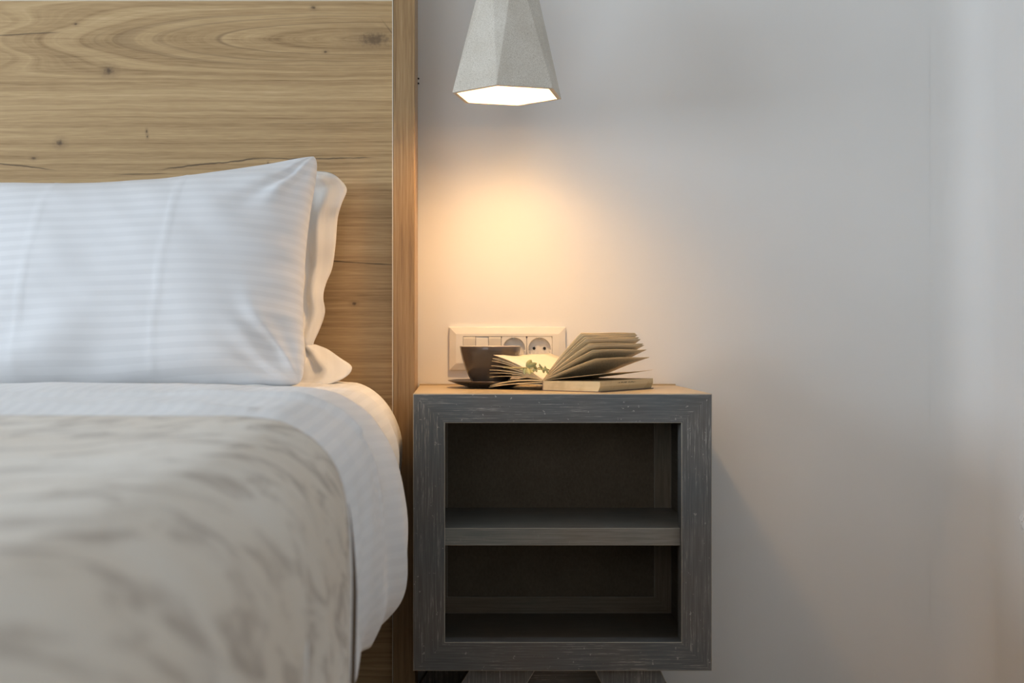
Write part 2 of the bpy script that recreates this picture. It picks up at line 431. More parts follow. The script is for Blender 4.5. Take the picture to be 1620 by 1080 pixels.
# ------------------------------------------------------------------ the room
T = 0.12
structure(box('floor', XL - T, XR + T, YF - T, YB + T, -0.1, 0.0, M_FLOOR))
structure(box('ceiling', XL - T, XR + T, YF - T, YB + T, ZT, ZT + 0.1, M_CEIL))
structure(box('wall_back', XL - T, XR + T, YB, YB + T, 0.0, ZT, M_PLASTER))
def wall_hole(name, axis, at0, at1, lo, hi, hole):
    h0, h1, hz0, hz1 = hole; v, f = [], []
    for a0, a1, z0, z1 in ((lo, h0, 0, ZT), (h1, hi, 0, ZT), (h0, h1, 0, hz0), (h0, h1, hz1, ZT)):
        b = boxv(at0, at1, a0, a1, z0, z1) if axis == 'x' else boxv(a0, a1, at0, at1, z0, z1)
        k = len(v); v += b; f += [tuple(i + k for i in q) for q in BOXF]
    return structure(mesh_obj(name, v, f, M_PLASTER))
wall_hole('wall_left', 'x', XL - T, XL, YF - T, YB, WIN_L)
wall_hole('wall_front', 'y', YF - T, YF, XL, XR, FILL_F)  # opening added for the fill light
def window_unit(name, axis, at, w):
    a0, a1, z0, z1 = w; v, f = [], []; d = 0.05
    for p0, p1, q0, q1 in ((a0, a1, z0, z0 + d), (a0, a1, z1 - d, z1), (a0, a0 + d, z0 + d, z1 - d), (a1 - d, a1, z0 + d, z1 - d), ((a0 + a1) / 2 - 0.025, (a0 + a1) / 2 + 0.025, z0 + d, z1 - d)):
        b = boxv(at, at + 0.04, p0, p1, q0, q1) if axis == 'x' else boxv(p0, p1, at, at + 0.04, q0, q1)
        k = len(v); v += b; f += [tuple(i + k for i in q) for q in BOXF]
    return structure(mesh_obj(name, v, f, M_WHITEPAINT))
window_unit('window_1', 'x', XL - 0.05, WIN_L)
window_unit('added_window', 'y', YF - 0.05, FILL_F)  # added frame around the fill light, out of view
# right wall, hand-plastered: softly rounded into the back wall
def right_wall():
    R, prof = 0.075, []
    prof.append((XR - R - 0.02, YB - 0.0005))
    for k in range(13):
        a = math.pi / 2 * k / 12
        prof.append((XR - R + R * math.sin(a), YB - R + R * math.cos(a) - 0.0004))
    prof += [(XR, y) for y in np.linspace(YB - R - 0.02, 1.9, 12)] + [(XR, 1.0), (XR, YF), (XR + T, YF), (XR + T, YB - 0.001)]
    zs = [0.0] + list(np.linspace(0.05, 1.4, 46)) + [2.0, ZT]
    v, f = [], []; nc = len(prof)
    for z in zs:
        for i, (x, y) in enumerate(prof):
            d = 0.0
            if 1 <= i <= 25: d = 0.006 * N3(y * 5, z * 2.2, 3.1) + 0.002 * N3(y * 20, z * 12, 1.0)
            fade = min(1, max(0, (YB - y) / 0.06))
            v.append((x - max(0, d * fade + 0.002), y, z))
    f = grid_faces(len(zs), nc)
    o = structure(mesh_obj('wall_right', v, [q[::-1] for q in f], M_PLASTER, smooth=True))
    return o
WR = right_wall()
def plaster_chip():
    c = P(1628, 826, 2 * XR * 1000 / 896.0); v, f = [(XR - 0.007, c.y, c.z)], []
    ns, nr = 22, 5
    for r in range(1, nr + 1):
        for k in range(ns):
            a = 2 * math.pi * k / ns
            rr = 0.026 * r / nr * (0.8 + 0.4 * N3(math.cos(a) * 2, math.sin(a) * 2, 5))
            d = (0.005 * (1 - r / nr) + 0.004 * abs(N3(k * 1.7, r * 2.3, 2)) - 0.001) if r < nr else -0.004
            v.append((XR - 0.002 - d, c.y + rr * 0.9 * math.cos(a), c.z + rr * 1.2 * math.sin(a)))
    f += [(0, 1 + k, 1 + (k + 1) % ns) for k in range(ns)]
    for r in range(nr - 1):
        for k in range(ns):
            a, b = 1 + r * ns + k, 1 + r * ns + (k + 1) % ns
            f.append((a, a + ns, b + ns, b))
    o = mesh_obj('plaster_chip', v, f, M_PLASTER, WR, base=(0, 0, 0))
    o['label'] = 'rough chipped lump of plaster'
plaster_chip()

# ------------------------------------------------------------------ headboard
HX0, YP = -1.86, 2.24
hb = thing('headboard', (-1.0, 2.3, 0.0), 'tall oak headboard with lying grain and upright end post behind the pillows', 'headboard')
M_OAK = mat_oak_panel((-1.0, 2.3, 0.0))
pxr = P(620.5, 0, 2.22).x
ztop = P(0, 1.5, YP).z
box('panel', HX0, pxr, YP, YB - 0.001, 0.0, ztop, M_OAK, hb)
box('edge_strip', HX0, pxr, YP + 0.001, YB - 0.001, ztop, ztop + 0.003, M_EDGE, hb)
box('panel', HX0, pxr, YP, YB - 0.001, ztop + 0.003, 1.55, M_OAK, hb)
px2 = P(656.5, 0, 2.22).x
po = box('end_post', pxr + 0.0015, px2, 2.22, YB - 0.001, 0.0, 1.56, M_POST, hb, bevel=0.0012)
box('edge_strip', pxr, pxr + 0.0015, 2.219, YP + 0.01, 0.0, 1.56, M_EDGE, hb)
box('end_post', HX0 - 0.04, HX0, 2.22, YB - 0.001, 0.0, 1.56, M_POST, hb, bevel=0.0012)
def brads():
    q = P(661.5, 126, 2.372)
    for k, dz in enumerate((0, -0.009)):
        lathe('nail_head', [(0.0, 0.0)] + [(0.0028, 0.0006), (0.0026, 0.003), (0.0, 0.0038)], q.x - 0.0005, q.y - 0.001, M_BLACK, hb, 10).location.z += q.z + dz
brads()

# ------------------------------------------------------------------ bed
BX = -0.93                                            # centre line of the bed
bb = thing('bed_base', (BX, 1.2, 0.0), 'dark upholstered bed base set back under the mattress', 'bed')
box('base_box', -1.60, -0.27, 0.16, 2.20, 0.12, 0.444, M_BASE, bb, bevel=0.015)
for sx in (-1.5, -0.37):
    for sy in (0.25, 2.1):
        lathe('leg', [(0.02, 0.0), (0.028, 0.121)], sx, sy, M_BLACK, bb, 16)

def sweep(name, keys, n_prof, ys, mats, disp=None, smooth=True, parent=None, base=None, edge_fn=None):
    """keys: [(Y, right-half profile [(x, z-rel-to-eye)...] hem first)]; mirrored about the bed's centre line"""
    K = []
    for Y, pts in keys:
        c = crom(pts, 160); full = np.vstack([c, np.stack([2 * BX - c[::-1, 0], c[::-1, 1]], 1)[1:]])
        r, s = arclen(full, n_prof); K.append((Y, r, s))
    KY = np.array([k[0] for k in K]); rows, uvs = [], []
    for y in ys:
        i = max(0, min(len(K) - 2, int(np.searchsorted(KY, y)) - 1)); t = np.clip((y - KY[i]) / (KY[i + 1] - KY[i]), 0, 1)
        t = t * t * (3 - 2 * t)
        r = K[i][1] * (1 - t) + K[i + 1][1] * t
        rows.append(np.stack([r[:, 0], np.full(n_prof, y), ZC + r[:, 1]], 1)); uvs.append(np.stack([K[i][2], np.full(n_prof, y)], 1))
    A = np.array(rows)
    if edge_fn is not None: A = edge_fn(A)
    if disp is not None:
        du = np.gradient(A, axis=1); dv = np.gradient(A, axis=0); nn = np.cross(dv, du); nn /= np.maximum(1e-9, np.linalg.norm(nn, axis=2, keepdims=True))
        if nn[len(ys) // 2, n_prof // 2, 2] < 0: nn = -nn
        for i in range(A.shape[0]):
            for j in range(A.shape[1]):
                A[i, j] += nn[i, j] * disp(*A[i, j])
    f = grid_faces(len(ys), n_prof)
    return mesh_obj(name, A.reshape(-1, 3), f, mats, parent, smooth=smooth, uv=np.array(uvs).reshape(-1, 2), base=base)

# mattress in a fitted sheet
def mattress():
    top0, top1 = -0.092, -0.078
    def sec(xs, top, rad, bot=-0.262):
        x = xs
        return [(x - 0.05, bot), (x - 0.012, bot + 0.008), (x, bot + 0.035), (x + 0.001, top - 0.09), (x - rad * 0.25, top - rad * 0.55), (x - rad * 0.75, top - rad * 0.12), (x - rad * 1.5, top), (x - 0.3, top + 0.001), (BX, top + 0.002)]
    keys = [(0.14, sec(-0.16, top0 - 0.05, 0.06)), (0.20, sec(-0.125, top0, 0.06)), (1.3, sec(-0.122, top0, 0.06)), (1.75, sec(-0.108, -0.084, 0.07)), (2.05, sec(-0.0985, top1, 0.075)), (2.14, sec(-0.100, top1, 0.075)), (2.195, sec(-0.115, top1 - 0.012, 0.085)), (2.214, sec(-0.14, top1 - 0.05, 0.09))]
    ys = list(np.linspace(0.14, 1.5, 20)) + list(np.linspace(1.53, 2.214, 60))
    def d(x, y, z):
        k = min(1, max(0, (y - 1.6) / 0.3))
        return k * (0.006 * N3(x * 9, y * 7, z * 9) + 0.004 * N3(x * 26 + z * 14, y * 20, z * 6) + 0.0025 * math.sin(40 * y + 22 * z) * max(0, min(1, (0.62 - z) / 0.06)))
    o = sweep('mattress', keys, 260, ys, M_FITTED, d, base=(BX, 1.2, 0.45))
    # close the ends and the underside
    bm = bmesh.new(); bm.from_mesh(o.data)
    bmesh.ops.holes_fill(bm, edges=[e for e in bm.edges if e.is_boundary]); bmesh.ops.recalc_face_normals(bm, faces=bm.faces)
    bm.to_mesh(o.data); bm.free()
    tag(o, 'mattress in a white fitted sheet, its corner showing beside the oak post', 'mattress')
mattress()

D = [(-.118, -.345), (-.112, -.30), (-.108, -.25), (-.106, -.20), (-.112, -.145), (-.130, -.112), (-.165, -.094), (-.22, -.0875), (-.40, -.086), (BX, -.083)]
D14 = [(-.110, -.350), (-.098, -.31), (-.094, -.265), (-.094, -.22), (-.100, -.165), (-.118, -.125), (-.150, -.095), (-.205, -.081), (-.40, -.0775), (BX, -.075)]
D165 = [(-.110, -.362), (-.0790, -.325), (-.0677, -.272), (-.0690, -.223), (-.0815, -.173), (-.103, -.132), (-.136, -.0955), (-.194, -.0755), (-.40, -.0685), (BX, -.066)]
def duvet_disp(x, y, z):
    side = max(0, min(1, (0.60 - z) / 0.10))
    return 0.004 * N3(x * 6, y * 6, z * 6) + 0.0022 * N3(x * 18, y * 15, z * 10) + side * 0.004 * math.sin(34 * y + 9 * z + 4 * N3(x * 3, y * 4, z * 5))
ys = list(np.linspace(0.13, 1.0, 14)) + list(np.linspace(1.03, 1.65, 52))
def duvet_edge(A):
    # the head-side edge leans back towards the foot near the hem
    for i in range(A.shape[0]):
        k = max(0, (A[i, :, 1] - 1.2).max() / 0.45)
        low = np.clip((0.55 - A[i, :, 2]) / 0.2, 0, 1)
        A[i, :, 1] -= k * 0.05 * low ** 1.5
    return A
dv = sweep('duvet', [(0.12, D), (1.1, D), (1.38, D14), (1.65, D165)], 420, ys, M_SHEET, duvet_disp, base=(BX, 1.0, 0.6), edge_fn=duvet_edge)
solidify(dv, 0.006, -1)
tag(dv, 'white striped duvet hanging over the bed side, its edge nearest the pillows', 'duvet')

S10 = [(-.106, -.33), (-.102, -.29), (-.0995, -.24), (-.099, -.19), (-.105, -.138), (-.122, -.105), (-.158, -.0855), (-.21, -.0790), (-.40, -.0785), (BX, -.0755)]
S142 = [(-.100, -.322), (-.0885, -.285), (-.0845, -.235), (-.0855, -.185), (-.0955, -.138), (-.115, -.105), (-.150, -.0810), (-.205, -.0685), (-.40, -.0675), (BX, -.065)]
def sheet_disp(x, y, z):
    side = max(0, min(1, (0.61 - z) / 0.10))
    r = 0.003 * N3(x * 5 + 3, y * 8, z * 6) + 0.002 * N3(x * 20, y * 22, z * 9) + side * 0.003 * math.sin(52 * y + 6 * z + 5 * N3(x * 3, y * 5, z * 5))
    r += 0.004 * math.exp(-((y - 1.25 - 0.03 * N3(x * 3, 0, 0)) / 0.02) ** 2) * (1 if x < -0.2 else 0.4)
    r += 0.007 * math.exp(-((y - 1.405 + 0.02 * N3(x * 4, 1, 0)) / 0.012) ** 2) * (1 if z > 0.6 else 0.3)
    return r
sh = sweep('top_sheet', [(1.02, S10), (1.42, S142)], 420, list(np.linspace(1.02, 1.42, 40)), M_SHEET, sheet_disp, base=(BX, 1.2, 0.62))
solidify(sh, 0.005, 1)
tag(sh, 'white turned-down top sheet lying between the striped duvet and the beige throw', 'sheet')

B = [(-.100, -.42), (-.097, -.36), (-.0945, -.28), (-.0935, -.20), (-.0975, -.145), (-.110, -.108), (-.138, -.0825), (-.180, -.0712), (-.30, -.0700), (BX, -.067)]
B0 = [(-.106, -.42), (-.103, -.36), (-.0985, -.28), (-.0955, -.20), (-.099, -.145), (-.112, -.110), (-.140, -.0850), (-.182, -.0755), (-.30, -.0740), (BX, -.071)]
def throw_disp(x, y, z):
    side = max(0, min(1, (0.61 - z) / 0.12))
    near = min(1, max(0, (1.1 - y) / 0.15))
    return near * (0.003 * N3(x * 5, y * 5, z * 5 + 7) + side * 0.004 * math.sin(30 * y + 5 * N3(x * 3, y * 3, z * 4)))
ysb = np.linspace(0.13, 1.10, 60)
th = sweep('throw_blanket', [(0.13, B0), (0.95, B0), (1.10, B)], 420, ysb, M_THROW, throw_disp, base=(BX, 0.7, 0.6))
solidify(th, 0.005, 1)
tag(th, 'beige throw blanket with blurred grey-brown blotches across the foreground of the bed', 'blanket')
def throw_hem():
    me = th.data; n = 420; pts = [th.location + me.vertices[(60 - 1) * n + j].co for j in range(0, 420) if me.vertices[(60 - 1) * n + j].co.z + th.location.z < 0.565 and me.vertices[(60 - 1) * n + j].co.x + th.location.x > -0.5]
    v, f = [], []
    for p in pts:
        q = Vector(p); k = min(1.0, max(0.02, (0.575 - q.z) / 0.09))
        v += [q + Vector((0.0012, 0.0014, 0.0)), q + Vector((0.0012 + 0.0022 * k, 0.0018, 0.0)), q + Vector((0.0012 + 0.0040 * k, 0.0006, 0.0))]
    for i in range(len(pts) - 1):
        for k in range(2): f.append((i * 3 + k, i * 3 + k + 1, i * 3 + k + 4, i * 3 + k + 3))
    o = mesh_obj('hem', v, f, M_HEM, th, base=tuple(th.location)); o['label'] = 'dark stitched edge of the throw'
throw_hem()

# ------------------------------------------------------------------ pillows
def pillow(name, Wd, bottom, top, tf, tb, mat, label, inset_x=0.020, ear=0.062, tilt=0.0, wr=1.0, seed=0.0, parent=None, nu=170, nv=120):
    """bottom/top: right-hand seam corners (world); the pillow reaches Wd to the left of them"""
    b, t = Vector(bottom), Vector(top)
    up = Vector((0, t.y - b.y, t.z - b.z)); H = up.length; up.normalize()
    ex = Vector((1, 0, 0)); nrm = up.cross(ex); nrm = -nrm if nrm.y > 0 else nrm
    v, uv, f = [], [], []
    def pt(u, w, side):
        au, aw = abs(u), abs(w)
        x = u * Wd / 2 * (1 - 2 * inset_x / Wd * (1 - aw ** 2.2))
        du = (1 - au) * Wd / 2
        z = w * (H / 2 - ear * (1 - math.exp(-du / 0.12)) * (1.0 if w > 0 else 0.5) * aw)
        cr = (au * aw) ** 8
        x -= math.copysign(0.018 * cr, u); z -= math.copysign(0.018 * cr, w)
        h = max(0.0, (1 - au ** 3.2) * (1 - aw ** 2.4)) ** 0.48
        hh = (tf if side > 0 else tb) * h * (1 + 0.10 * (-w))
        # wrinkles: pulled folds fanning from the corners, soft dents, pressed ironing folds
        wk = 0
        for cu, cw in ((1, 1), (1, -1), (-1, 1), (-1, -1)):
            ddx, ddz = (cu - u) * Wd / 2, (cw - w) * H / 2
            rr = math.hypot(ddx, ddz); an = math.atan2(abs(ddz), abs(ddx) + 1e-6)
            wk += 0.0036 * math.exp(-((rr - 0.085) / 0.07) ** 2) * math.sin(an * 13 + 2.5 * N3(rr * 12 + seed, an * 2, cu + cw))
        wk += 0.0065 * N3(x * 5 + seed, z * 6, 1.3) + 0.0030 * N3((x + z) * 16 + seed, (x - z) * 7, 2.2)
        low = max(0, min(1, (-w - 0.15) / 0.6))
        wk += 0.0055 * low * math.sin((x * 26 - z * 22) + 3.5 * N3(x * 6, z * 5 + seed, 0)) 
        edge_r = max(0, (au - 0.75) / 0.25)
        wk += 0.0030 * edge_r * math.sin(z * 110 + 3 * N3(z * 20, x * 8, seed))
        for cx0 in (-0.07, 0.135):
            k = (x - cx0 - 0.01 * w) / 0.0035
            wk += 0.0016 * math.exp(-k * k)
        hh += wk * min(1, h * 2.0) * wr
        hh = max(hh, 0.0)
        p = (b + t) / 2 - ex * (Wd / 2); p.x = (b.x + t.x) / 2 - Wd / 2
        X = x + (t.x - b.x) * 0.5 * w
        p = p + ex * X + up * (z + tilt * (u - 1) * 0.5) + nrm * (hh * (1 if side > 0 else -1))
        return p, (x, z)
    # denser rows near the seams so that the edge rounds off
    U = [math.sin(math.pi / 2 * q) for q in np.linspace(-1, 1, nu)]; Wv = [math.sin(math.pi / 2 * q) for q in np.linspace(-1, 1, nv)]
    for side in (1, -1):
        k0 = len(v)
        for w in Wv:
            for u in U:
                p, q = pt(u, w, side); v.append(p); uv.append(q)
        g = grid_faces(nv, nu)
        f += [tuple(i + k0 for i in (q if side > 0 else q[::-1])) for q in g]
    base = (b.x - Wd / 2, b.y, b.z)
    o = mesh_obj(name, v, f, mat, parent, smooth=True, uv=uv, base=base)
    bm = bmesh.new(); bm.from_mesh(o.data); bmesh.ops.remove_doubles(bm, verts=bm.verts, dist=0.00012); bmesh.ops.recalc_face_normals(bm, faces=bm.faces); bm.to_mesh(o.data); bm.free()
    if label: tag(o, label, 'pillow', 'white bed pillows')
    return o
p1b, p1t = P(489, 625, 1.945), P(514, 232, 2.085)
pillow('pillow', 0.72, p1b, p1t, 0.095, 0.06, M_PILLOW, 'plump white striped pillow in front, leaning with a pointed upper corner', tilt=0.032)
p2b, p2t = P(494, 612, 2.115), P(500, 287, 2.185)
r2 = pillow('pillow', 0.66, p2b, p2t, 0.055, 0.03, M_PILLOW2, 'rear white pillow with a loose ruffled flange, half hidden by the front one', tilt=0.012, seed=4.0, nu=110, nv=80)
def flange():
    rows = [((462, 292), (488, 272), 2.18, 2.19), ((470, 294), (507, 271.5), 2.18, 2.19), ((458, 298), (524, 275), 2.18, 2.188), ((461, 303), (538, 284), 2.178, 2.186), ((463, 312), (548, 299), 2.176, 2.184),
            ((464, 330), (541, 322), 2.172, 2.186), ((465, 350), (534, 347), 2.170, 2.192), ((466, 385), (530, 385), 2.165, 2.180), ((466, 420), (525, 424), 2.160, 2.190), ((465, 445), (516, 448), 2.155, 2.186),
            ((464, 470), (511, 470), 2.150, 2.170), ((464, 495), (513, 494), 2.145, 2.172), ((464, 520), (505, 522), 2.142, 2.168), ((463, 540), (496, 543), 2.138, 2.155), ((463, 553), (500, 546), 2.13, 2.150),
            ((463, 566), (518, 553), 2.125, 2.150), ((463, 580), (538, 566), 2.118, 2.135), ((463, 592), (556, 580), 2.11, 2.115), ((463, 602), (549, 594), 2.10, 2.095), ((463, 608), (525, 606), 2.09, 2.08), ((463, 614), (500, 613), 2.085, 2.075)]
    n = 110; I = crom([P(*a, ya) for a, b_, ya, yb in rows], n); O = crom([P(*b_, yb) for a, b_, ya, yb in rows], n)
    v, uv, m = [], [], 14
    for i in range(n):
        a, b_ = Vector(I[i]), Vector(O[i])
        L = (b_ - a).length
        for j in range(m):
            s = j / (m - 1); p = a.lerp(b_, s)
            p.y += -0.008 * math.exp(-((s - 0.62 - 0.08 * math.sin(i * 0.12)) / 0.10) ** 2) + 0.006 * math.exp(-((s - 0.42) / 0.09) ** 2) - 0.008 * math.sin(math.pi * s) * (1 + 0.5 * math.sin(i * 0.21)) + 0.006 * s * math.sin(i * 0.33 + 1) * (1 if i > 18 else i / 18) + 0.003 * N3(i * 0.15, s * 3, 2)
            v.append(p); uv.append((i * 0.004, s * L))
    o = mesh_obj('flange', v, grid_faces(n, m), M_PILLOW2, r2, smooth=True, uv=uv, base=tuple(r2.location))
    solidify(o, 0.0022, 0); o['label'] = 'wavy sewn flange along the pillow side'
flange()

# ------------------------------------------------------------------ nightstand
NX0, NX1, NY0, NY1 = P(653.5, 0, 2.03).x, P(1126.5, 0, 2.03).x, 2.03, 2.374
NZ1, NZ0 = P(0, 623, 2.03).z, P(0, 1061, 2.03).z
OX0, OX1 = P(704, 0, 2.03).x, P(1078, 0, 2.03).x
OZ1, OZ0 = P(0, 669, 2.03).z, P(0, 1015.5, 2.03).z
ns = thing('nightstand', ((NX0 + NX1) / 2, 2.2, 0), 'slate-grey rubbed wooden nightstand with an open shelf and splayed legs', 'nightstand')
FD = 0.034
def fb(poly, mat, y0, y1, name='frame_board', bev=0.0011):
    return prism(name, poly, y0, y1, [mat, M_WORN], ns, bev, 1, True)
fb([(NX0, NZ1), (NX1, NZ1), (OX1, OZ1), (OX0, OZ1)], M_PH, NY0, NY0 + FD)
fb([(NX0, NZ0), (OX0, OZ0), (OX1, OZ0), (NX1, NZ0)], M_PH, NY0, NY0 + FD)
fb([(NX0, NZ0), (NX0, NZ1), (OX0, OZ1), (OX0, OZ0)], M_PV, NY0, NY0 + FD)
fb([(NX1, NZ0), (OX1, OZ0), (OX1, OZ1), (NX1, NZ1)], M_PV, NY0, NY0 + FD)
IT = 0.022
ZS = (P(0, 835, 2.045).z, P(0, 862.5, 2.045).z)
yb0, yb1 = 2.287, 2.30
box('top_board', NX0 + 0.0005, NX1 - 0.0005, NY0 + 0.0025, NY1, NZ1 - 0.004, NZ1 + 0.0004, M_TOP, ns)
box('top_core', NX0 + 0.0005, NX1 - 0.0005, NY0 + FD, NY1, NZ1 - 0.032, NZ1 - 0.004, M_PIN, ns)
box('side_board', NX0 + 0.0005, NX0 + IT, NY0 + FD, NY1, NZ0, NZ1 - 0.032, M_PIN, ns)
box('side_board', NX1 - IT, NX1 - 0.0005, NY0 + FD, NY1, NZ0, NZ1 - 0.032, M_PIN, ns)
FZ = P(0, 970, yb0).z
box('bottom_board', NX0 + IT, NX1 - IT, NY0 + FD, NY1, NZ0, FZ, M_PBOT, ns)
box('shelf', NX0 + IT, NX1 - IT, NY0 + 0.014, yb0, ZS[1], ZS[0], [M_PSH, M_WORN], ns, bevel=0.0009, bmat=1)
# recessed back: hardboard in a mitred frame
bx0, bx1, bz0, bz1 = NX0 + IT, NX1 - IT, FZ, NZ1 - 0.032
w = 0.031
ix0, ix1, iz0, iz1 = bx0 + w, bx1 - w, bz0 + 0.030, bz1 - 0.03
for poly, m in (([(bx0, bz1), (bx1, bz1), (ix1, iz1), (ix0, iz1)], M_BINH), ([(bx0, bz0), (ix0, iz0), (ix1, iz0), (bx1, bz0)], M_BINH),
                ([(bx0, bz0), (bx0, bz1), (ix0, iz1), (ix0, iz0)], M_BIN), ([(bx1, bz0), (ix1, iz0), (ix1, iz1), (bx1, bz1)], M_BIN)):
    fb(poly, m, yb0, yb1, 'back_frame_board', 0.0008)
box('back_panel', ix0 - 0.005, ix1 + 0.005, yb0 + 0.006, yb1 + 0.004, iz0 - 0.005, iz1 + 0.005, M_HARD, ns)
# rear ledge strip against the wall
box('back_strip', P(664, 0, 2.372).x, P(1068, 0, 2.372).x, 2.366, 2.378, NZ1, NZ1 + 0.003, M_TOP, ns)
# splayed plank legs, front pair and rear pair, with a board between them
def leg(pxa, pxb, spl, y0, y1, mat):
    xa, xb = P(pxa, 0, 2.05).x, P(pxb, 0, 2.05).x
    prism('leg', [(xa, NZ0), (xb, NZ0), (xb + spl, 0.0), (xa + spl, 0.0)], y0, y1, [mat, M_WORN], ns, 0.0011, 1)
leg(744, 848, -0.105, 2.045, 2.075, M_PV); leg(939, 1043, 0.085, 2.045, 2.075, M_PV)
leg(716, 830, -0.105, 2.31, 2.34, M_PV); leg(960, 1030, 0.085, 2.31, 2.34, M_PV)
box('stretcher_board', P(800, 0, 2.13).x, P(1000, 0, 2.13).x, 2.12, 2.14, 0.04, NZ0, M_PH, ns)

# ------------------------------------------------------------------ pendant lamp
LY = 2.15
lc = P(803, 152, LY)
pl = thing('pendant_lamp', (lc.x, lc.y, lc.z), 'faceted speckled concrete pendant lamp glowing warm above the nightstand', 'lamp')
def shade():
    R0, R1, Hh = 0.0985, 0.040, 0.225
    def hexa(R, z, off, dz=0.0): return [(lc.x + R * math.cos(math.radians(a + off)), lc.y + R * math.sin(math.radians(a + off)), lc.z + z) for a in range(0, 360, 60)]
    A, Bt = hexa(R0, 0, 17), hexa(R1, Hh, 47)
    v = A + Bt; f = []
    for k in range(6):
        f += [(k, (k + 1) % 6, 6 + k), ((k + 1) % 6, 6 + (k + 1) % 6, 6 + k)]
    f.append(tuple(range(6, 12)))
    inn = hexa(R0 - 0.0085, 0.0, 17); itop = hexa(R1 - 0.012, Hh - 0.02, 47)
    v += inn
    f += [(k, 12 + k, 12 + (k + 1) % 6, (k + 1) % 6) for k in range(6)]
    o = mesh_obj('shade', v, f, [M_CONC], pl); add_bevel(o, 0.0012, 2)
    v2 = hexa(R0 - 0.0085, 0.0, 17) + itop; f2 = []
    for k in range(6):
        f2 += [(k, 6 + k, (k + 1) % 6), ((k + 1) % 6, 6 + k, 6 + (k + 1) % 6)]
    f2.append(tuple(range(11, 5, -1)))
    i_ = mesh_obj('shade_lining', v2, f2, M_LAMPIN, o, base=tuple(lc)); i_['label'] = 'white painted inside of the shade'
shade()
bz = lc.z + 0.070
M_BULB.node_tree.nodes['Principled BSDF'].inputs['Emission Strength'].default_value = P_BULB
bl = lathe('bulb', [(0.0, bz - 0.034)] + [(0.034 * math.sin(a), bz - 0.034 * math.cos(a)) for a in np.linspace(0.25, 2.55, 12)] + [(0.013, bz + 0.034), (0.013, bz + 0.045)], lc.x, lc.y, M_BULB, pl, 20)
sd = bpy.data.lights.new('bulb_beam', 'SPOT'); sd.energy = P_SPOT; sd.color = (1.0, 0.60, 0.26); sd.shadow_soft_size = 0.024
sd.spot_size = math.radians(130); sd.spot_blend = 1.0                      # downward reflector bulb
so = bpy.data.objects.new('bulb_beam', sd); so.location = (0, 0, bz - lc.z - 0.038); link(so, pl)
lathe('bulb_holder', [(0.014, bz + 0.045), (0.018, bz + 0.047), (0.018, bz + 0.095), (0.006, bz + 0.098)], lc.x, lc.y, M_BLACK, pl, 20)
tube('cord', [(lc.x, lc.y, lc.z + 0.223), (lc.x, lc.y, 1.8), (lc.x, lc.y, ZT - 0.02)], 0.003, M_BLACK, pl)
lathe('ceiling_rose', [(0.045, ZT - 0.001), (0.045, ZT - 0.018), (0.038, ZT - 0.025), (0.0, ZT - 0.026)][::-1], lc.x, lc.y, M_WHITEPAINT, pl, 32)

# ------------------------------------------------------------------ switch and socket plate on the wall
YW = YB
def W(px, py): 
    q = P(px, py, 2.372); return q.x, q.z
x0, z1 = W(710.5, 517); x1, z0 = W(895, 585.5)
sp = thing('outlet_plate', ((x0 + x1) / 2, YB, z0), 'ivory wall plate with three switches and two round sockets above the nightstand', 'wall socket')
wx0, wz1 = W(732.5, 532); wx1, wz0 = W(873.5, 570.5)
def frame_ring(name, o_, m_, i_, y0, ym, yi, mat, parent):
    """picture-frame plate: outer rectangle on the wall, raised shoulder, inner opening"""
    def r(q, y): return [(q[0], y, q[2]), (q[1], y, q[2]), (q[1], y, q[3]), (q[0], y, q[3])]
    v = r(o_, y0) + r(o_, y0 - 0.0065) + r(m_, ym) + r(i_, ym) + r(i_, yi); f = []
    for a in range(4):
        for k in range(4): f.append((a * 4 + k, a * 4 + (k + 1) % 4, (a + 1) * 4 + (k + 1) % 4, (a + 1) * 4 + k))
    o = mesh_obj(name, v, f, mat, parent); add_bevel(o, 0.0009, 3); return o
e = 0.013
frame_ring('plate_frame', (x0, x1, z0, z1), (x0 + e, x1 - e, z0 + e, z1 - e), (wx0, wx1, wz0, wz1), YB, YB - 0.0105, YB - 0.002, M_PLATE, sp)
box('backing', wx0, wx1, YB - 0.0016, YB - 0.0005, wz0, wz1, M_BLACK, sp)
pitch = (wx1 - wx0) / 7.0; g = 0.0004
for k in range(3):
    a0 = wx0 + pitch * k + g; a1 = wx0 + pitch * (k + 1) - g; zm = (wz0 + wz1) / 2
    prof = [(YB - 0.003, wz0 + g), (YB - 0.0075, wz0 + g), (YB - 0.0105, wz1 - 0.004), (YB - 0.0098, wz1 - g), (YB - 0.003, wz1 - g)] if k != 1 else [(YB - 0.003, wz0 + g), (YB - 0.0105, wz0 + g), (YB - 0.0095, wz1 - 0.004), (YB - 0.0085, wz1 - g), (YB - 0.003, wz1 - g)]
    n = len(prof); v = [(a0, y, z) for y, z in prof] + [(a1, y, z) for y, z in prof]
    f = [tuple(range(n)), tuple(range(2 * n - 1, n - 1, -1))] + [(i, i + n, (i + 1) % n + n, (i + 1) % n) for i in range(n)]
    mesh_obj('rocker_switch', v, f, M_PLATE2 if k != 1 else M_PLATE, sp)
